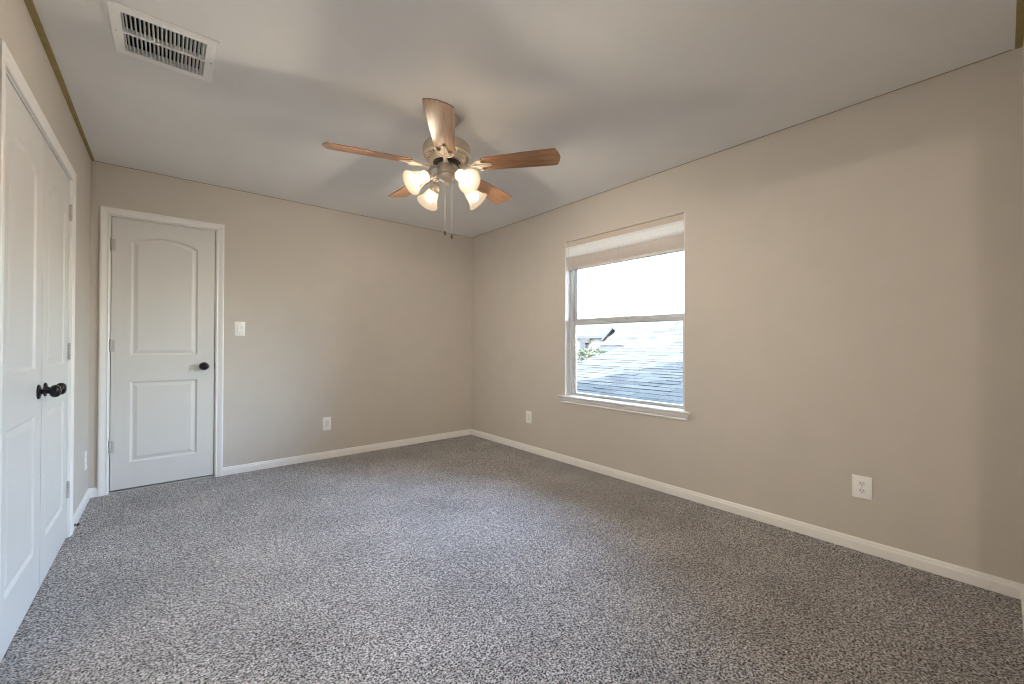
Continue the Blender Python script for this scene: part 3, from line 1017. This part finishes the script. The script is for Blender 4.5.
TILT = math.radians(34)
for k in range(4):
    a = math.radians(-89 + 90 * k)
    rad = Vector((math.cos(a), math.sin(a), 0))
    ax = (rad * math.cos(TILT) + Vector((0, 0, -1)) * math.sin(TILT)).normalized()
    neck = rad * 0.136 + Vector((0, 0, Z(2.063)))
    # arm and socket cup
    bm = bmesh.new()
    tube(bm, [rad * 0.050 + Vector((0, 0, Z(2.132))), rad * 0.075 + Vector((0, 0, Z(2.136))), rad * 0.102 + Vector((0, 0, Z(2.120))), rad * 0.118 + Vector((0, 0, Z(2.098))), neck - ax * 0.020], 0.0075, 10)
    lathe(bm, [(0.010, -0.034), (0.017, -0.030), (0.021, -0.018), (0.031, -0.010), (0.034, -0.004), (0.034, 0.006), (0.031, 0.006)], 28, zaxis_M(neck, ax))
    fpart('lamp_arm', bm, FANM)
    bm = bmesh.new()
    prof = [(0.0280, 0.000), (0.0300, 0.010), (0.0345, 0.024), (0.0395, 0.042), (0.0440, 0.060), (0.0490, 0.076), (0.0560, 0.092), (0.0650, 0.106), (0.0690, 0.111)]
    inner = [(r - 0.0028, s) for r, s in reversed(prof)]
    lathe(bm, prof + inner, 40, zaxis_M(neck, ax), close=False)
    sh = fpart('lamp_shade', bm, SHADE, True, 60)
    bm = bmesh.new()
    lathe(bm, [(0.013, 0.006), (0.014, 0.030), (0.018, 0.042), (0.0245, 0.056), (0.0275, 0.068), (0.0255, 0.082), (0.017, 0.092), (0.008, 0.0955), (0, 0.0965)], 16, zaxis_M(neck, ax))
    fpart('bulb', bm, BULB, True, None, sh)

for (lat, zt, zb_) in ((-0.006, 2.062, 1.765), (0.034, 2.085, 1.745)):
    p = Vector((R0.x, R0.y, 0)) * lat - Vector((F.x, F.y, 0)) * 0.030
    bm = bmesh.new()
    n = int((zt - zb_) / 0.0045)
    tube(bm, [(p.x, p.y, Z(zt)), (p.x, p.y, Z((zt + zb_) / 2)), (p.x, p.y, Z(zb_))], 0.0013, 8)
    for i in range(n):
        z = zt - 0.0045 * (i + 0.5)
        b2 = bmesh.new()
        bmesh.ops.create_icosphere(b2, subdivisions=1, radius=0.0021)
        merge(bm, b2, Matrix.Translation((p.x, p.y, Z(z))))
    ch = fpart('pull_chain', bm, CHAIN, True, None)
    bm = bmesh.new()
    lathe(bm, [(0.0015, 0.006), (0.0045, 0.002), (0.0055, -0.008), (0.0045, -0.018), (0.002, -0.022), (0, -0.0225)], 14, Matrix.Translation((p.x, p.y, Z(zb_))))
    fpart('fob', bm, FOB, True, None, ch)

# ------------------------------------------------------------------ outside the window
bm = bmesh.new(); box(bm, 3.4, 70, -40, 70, -3.2, -3.0)
tag(link('ground', bm, LAWN), 'lawn far below the window', 'ground', kind='structure')

# the house's own gable roof over the room: its shadow falls on the lower roof
bm = bmesh.new()
prism(bm, [(2.16, 2.72), (-0.63, 5.49), (-3.4, 2.72), (-3.4, 2.62), (4.9, 2.62), (4.9, 2.72)], 0, -4.0, 3.20)
tag(link('roof_overhead', bm, OWNROOF), 'roof of the house above the room', 'roof', kind='structure')

def shingles(bm, x0, z0, slope, x1, ya, yb, course, seed, tmin=0.16, tmax=0.42):
    """courses run along y, rising in +x; every tab is a low wedge with its own thickness."""
    r = random.Random(seed)
    lay = bm.faces.layers.float.new('tab')
    L = math.hypot(1, slope)
    u = Vector((1 / L, 0, slope / L)); nrm = Vector((-slope / L, 0, 1 / L))
    length = (x1 - x0) * L
    n = int(length / course) + 1
    for i in range(n):
        y = ya - r.random() * tmax
        while y < yb:
            w = r.uniform(tmin, tmax)
            a, b = max(y, ya), min(y + w - 0.006, yb)
            y += w
            if b - a < 0.01:
                continue
            th = r.choice((0.003, 0.005, 0.009))
            p0 = Vector((x0, 0, z0)) + u * (i * course + (r.uniform(0, 0.012)))
            p1 = Vector((x0, 0, z0)) + u * min((i + 1) * course + 0.02, length)
            lo0, lo1 = p0 - nrm * 0.012, p1 - nrm * 0.012
            hi0, hi1 = p0 + nrm * th, p1 + nrm * 0.001
            v = [bm.verts.new((q.x, yy, q.z)) for yy in (a, b) for q in (lo0, lo1, hi1, hi0)]
            val = r.random() * 0.75
            for f in ((0, 1, 2, 3), (4, 7, 6, 5), (3, 2, 6, 7), (0, 3, 7, 4), (1, 5, 6, 2), (0, 4, 5, 1)):
                fc = bm.faces.new([v[t] for t in f])
                fc[lay] = val

def roof_thing(name, label, x0, z0, slope, x1, ya, yb, course, seed, thick=0.18, tabs=(0.16, 0.42)):
    root = empty(name, (x0, (ya + yb) / 2, z0))
    tag(root, label, 'roof')
    inv = root.matrix_basis.inverted()
    bm = bmesh.new()
    shingles(bm, x0, z0, slope, x1, ya, yb, course, seed, *tabs)
    o = link('shingles', bm, SHINGLE, root); o.matrix_parent_inverse = inv
    bm = bmesh.new()
    L = x1 - x0
    prism(bm, [(x0 + 0.03, z0 - 0.02), (x1, z0 - 0.02 + slope * (L - 0.03)), (x1, z0 - thick + slope * L), (x0 + 0.03, z0 - thick)], 1, ya + 0.01, yb - 0.01)
    o = link('roof_deck', bm, FASCIA, root); o.matrix_parent_inverse = inv
    return root

AZ = -0.29
nr = roof_thing('lower_roof', 'grey shingle roof right outside the window, half in shade', 3.12, AZ + 0.2 * 3.12, 0.2, 13.0, -0.6, 4.78, 0.14, 3)
bm = bmesh.new(); box(bm, 3.3, 12.9, -0.5, 4.55, -3.0, AZ + 0.2 * 3.3 - 0.2)
o = link('supporting_wall', bm, SIDING, nr); o.matrix_parent_inverse = nr.matrix_basis.inverted()

rb = roof_thing('neighbour_roof', 'pale shingle roof of the neighbouring house rising behind the nearest roof', 14.0, 1.09, 0.55, 16.3, 3.0, 10.95, 0.15, 5)
bm = bmesh.new()
prism(bm, [(14.5, -3.0), (14.5, 1.15), (16.3, 2.14), (19.0, 0.6), (19.0, -3.0)], 1, 3.4, 10.45)
o = link('house_wall', bm, SIDING, rb); o.matrix_parent_inverse = rb.matrix_basis.inverted()
bm = bmesh.new()
prism(bm, [(16.3, 2.35), (19.4, 0.6), (19.4, 0.45), (16.3, 2.18)], 1, 3.0, 10.95)
o = link('rear_slope', bm, FASCIA, rb); o.matrix_parent_inverse = rb.matrix_basis.inverted()

# far house with a small gable
def ray(px, py):
    return F + R * ((px - 512) / FPX) + U * ((342 - py) / FPX)
def at_x(px, py, x):
    d = ray(px, py)
    return Vector((0, 0, CAMH)) + d * (x / d.x)
HXF = 24.0
e0, e1 = at_x(574, 335.5, HXF), at_x(602, 337, HXF)
pk, pr = at_x(612.6, 324.5, HXF), at_x(622, 337, HXF)
zE = (e0.z + e1.z) / 2
fh = empty('far_house', (HXF, e1.y, -3.0))
tag(fh, 'distant pale house with a small front gable beyond the shrubs', 'house')
finv = fh.matrix_basis.inverted()
def FH(name, bm, mat):
    o = link(name, bm, mat, fh)
    o.matrix_parent_inverse = finv
    return o
bm = bmesh.new(); box(bm, HXF + 0.3, HXF + 7, pr.y - 3.0, e0.y + 6, -3.0, zE)
FH('house_wall', bm, SIDING)
bm = bmesh.new()
ins = bm.faces.layers.float
shingles(bm, HXF + 0.2, zE + 0.02, 0.45, HXF + 3.9, e1.y - 0.4, e0.y + 6, 0.16, 11, 0.3, 0.7)
FH('main_roof', bm, SHINGLE)
bm = bmesh.new(); box(bm, HXF + 0.12, HXF + 0.22, e1.y - 0.2, e0.y + 6, zE - 0.16, zE + 0.02)
FH('eave_board', bm, FASCIA)
# gable: wall, two roof slopes with deep barge boards
ym = pk.y
hw = abs(e1.y - pk.y)
zf = zE - 0.1
bm = bmesh.new()
prism(bm, [(ym - hw + 0.25, -3.0), (ym + hw - 0.25, -3.0), (ym + hw - 0.25, zf + 0.1), (ym, pk.z - 0.25), (ym - hw + 0.25, zf + 0.1)], 0, HXF + 0.5, HXF + 3.5)
FH('gable_wall', bm, SIDING)
for s in (-1, 1):
    bm = bmesh.new()
    prism(bm, [(ym, pk.z), (ym + s * hw, zf), (ym + s * hw, zf - 0.25), (ym, pk.z - 0.27)], 0, HXF, HXF + 3.6)
    FH('gable_slope', bm, FASCIA)
# porch post
p0, p1 = at_x(583.6, 337, HXF + 0.3), at_x(587.7, 337, HXF + 0.3)
bm = bmesh.new(); box(bm, HXF - 0.02, HXF + 0.28, p1.y, p0.y, -3.0, zE - 0.17)
box(bm, HXF - 0.04, HXF + 0.29, p1.y - 0.30, p0.y + 0.05, zE - 0.5, zE - 0.17)
FH('porch_post', bm, simple('dark_post_paint', (0.005, 0.0055, 0.006), 0.8))

# shrubs between the roofs
def shrub(name, label, c, rx, h, seed):
    root = empty(name, (c[0], c[1], -3.0))
    tag(root, label, 'shrub', None)
    r = random.Random(seed)
    bm = bmesh.new()
    base = Vector((0, 0, 0))
    tips = []
    for k in range(9):
        a = r.uniform(0, 2 * PI); q = r.uniform(0.2, 0.8) * rx
        tip = Vector((q * math.cos(a), q * math.sin(a), h * r.uniform(0.75, 0.98)))
        tube(bm, [base + Vector((0.03 * math.cos(a), 0.03 * math.sin(a), 0)), tip * 0.5 + Vector((0, 0, 0.1)), tip], [0.05, 0.03, 0.01], 6)
        tips.append(tip)
    link('stems', bm, STEM, root)
    bm = bmesh.new()
    for k in range(900):
        a = r.uniform(0, 2 * PI); q = rx * math.sqrt(r.random()); zc = h * (0.35 + 0.65 * r.random() ** 0.7)
        q *= 1.15 - 0.6 * (zc / h) ** 3
        ctr = Vector((q * math.cos(a), q * math.sin(a), zc))
        d = Vector((r.uniform(-1, 1), r.uniform(-1, 1), r.uniform(-.3, 1))).normalized()
        w = d.cross(Vector((r.uniform(-1, 1), r.uniform(-1, 1), r.uniform(-1, 1)))).normalized()
        n2 = d.cross(w)
        l_, wd = r.uniform(0.10, 0.2), r.uniform(0.03, 0.06)
        v = [bm.verts.new(ctr), bm.verts.new(ctr + d * l_ * 0.5 + w * wd + n2 * 0.01), bm.verts.new(ctr + d * l_), bm.verts.new(ctr + d * l_ * 0.5 - w * wd + n2 * 0.01)]
        bm.faces.new(v)
    link('foliage', bm, LEAF, root)
sA, sB, sC = at_x(584, 350, 17), at_x(594.5, 348.5, 18.8), at_x(605, 347, 20.6)
shrub('shrub', 'green shrub at the lower left of the window view, beside the dark post', (sA.x, sA.y), 0.55, sA.z + 3.0, 1)
shrub('shrub', 'green shrub in the window view below the small gable, middle one', (sB.x, sB.y), 0.55, sB.z + 3.0, 2)
shrub('shrub', 'green shrub in the window view nearest the neighbouring roof eave', (sC.x, sC.y), 0.6, sC.z + 3.0, 3)
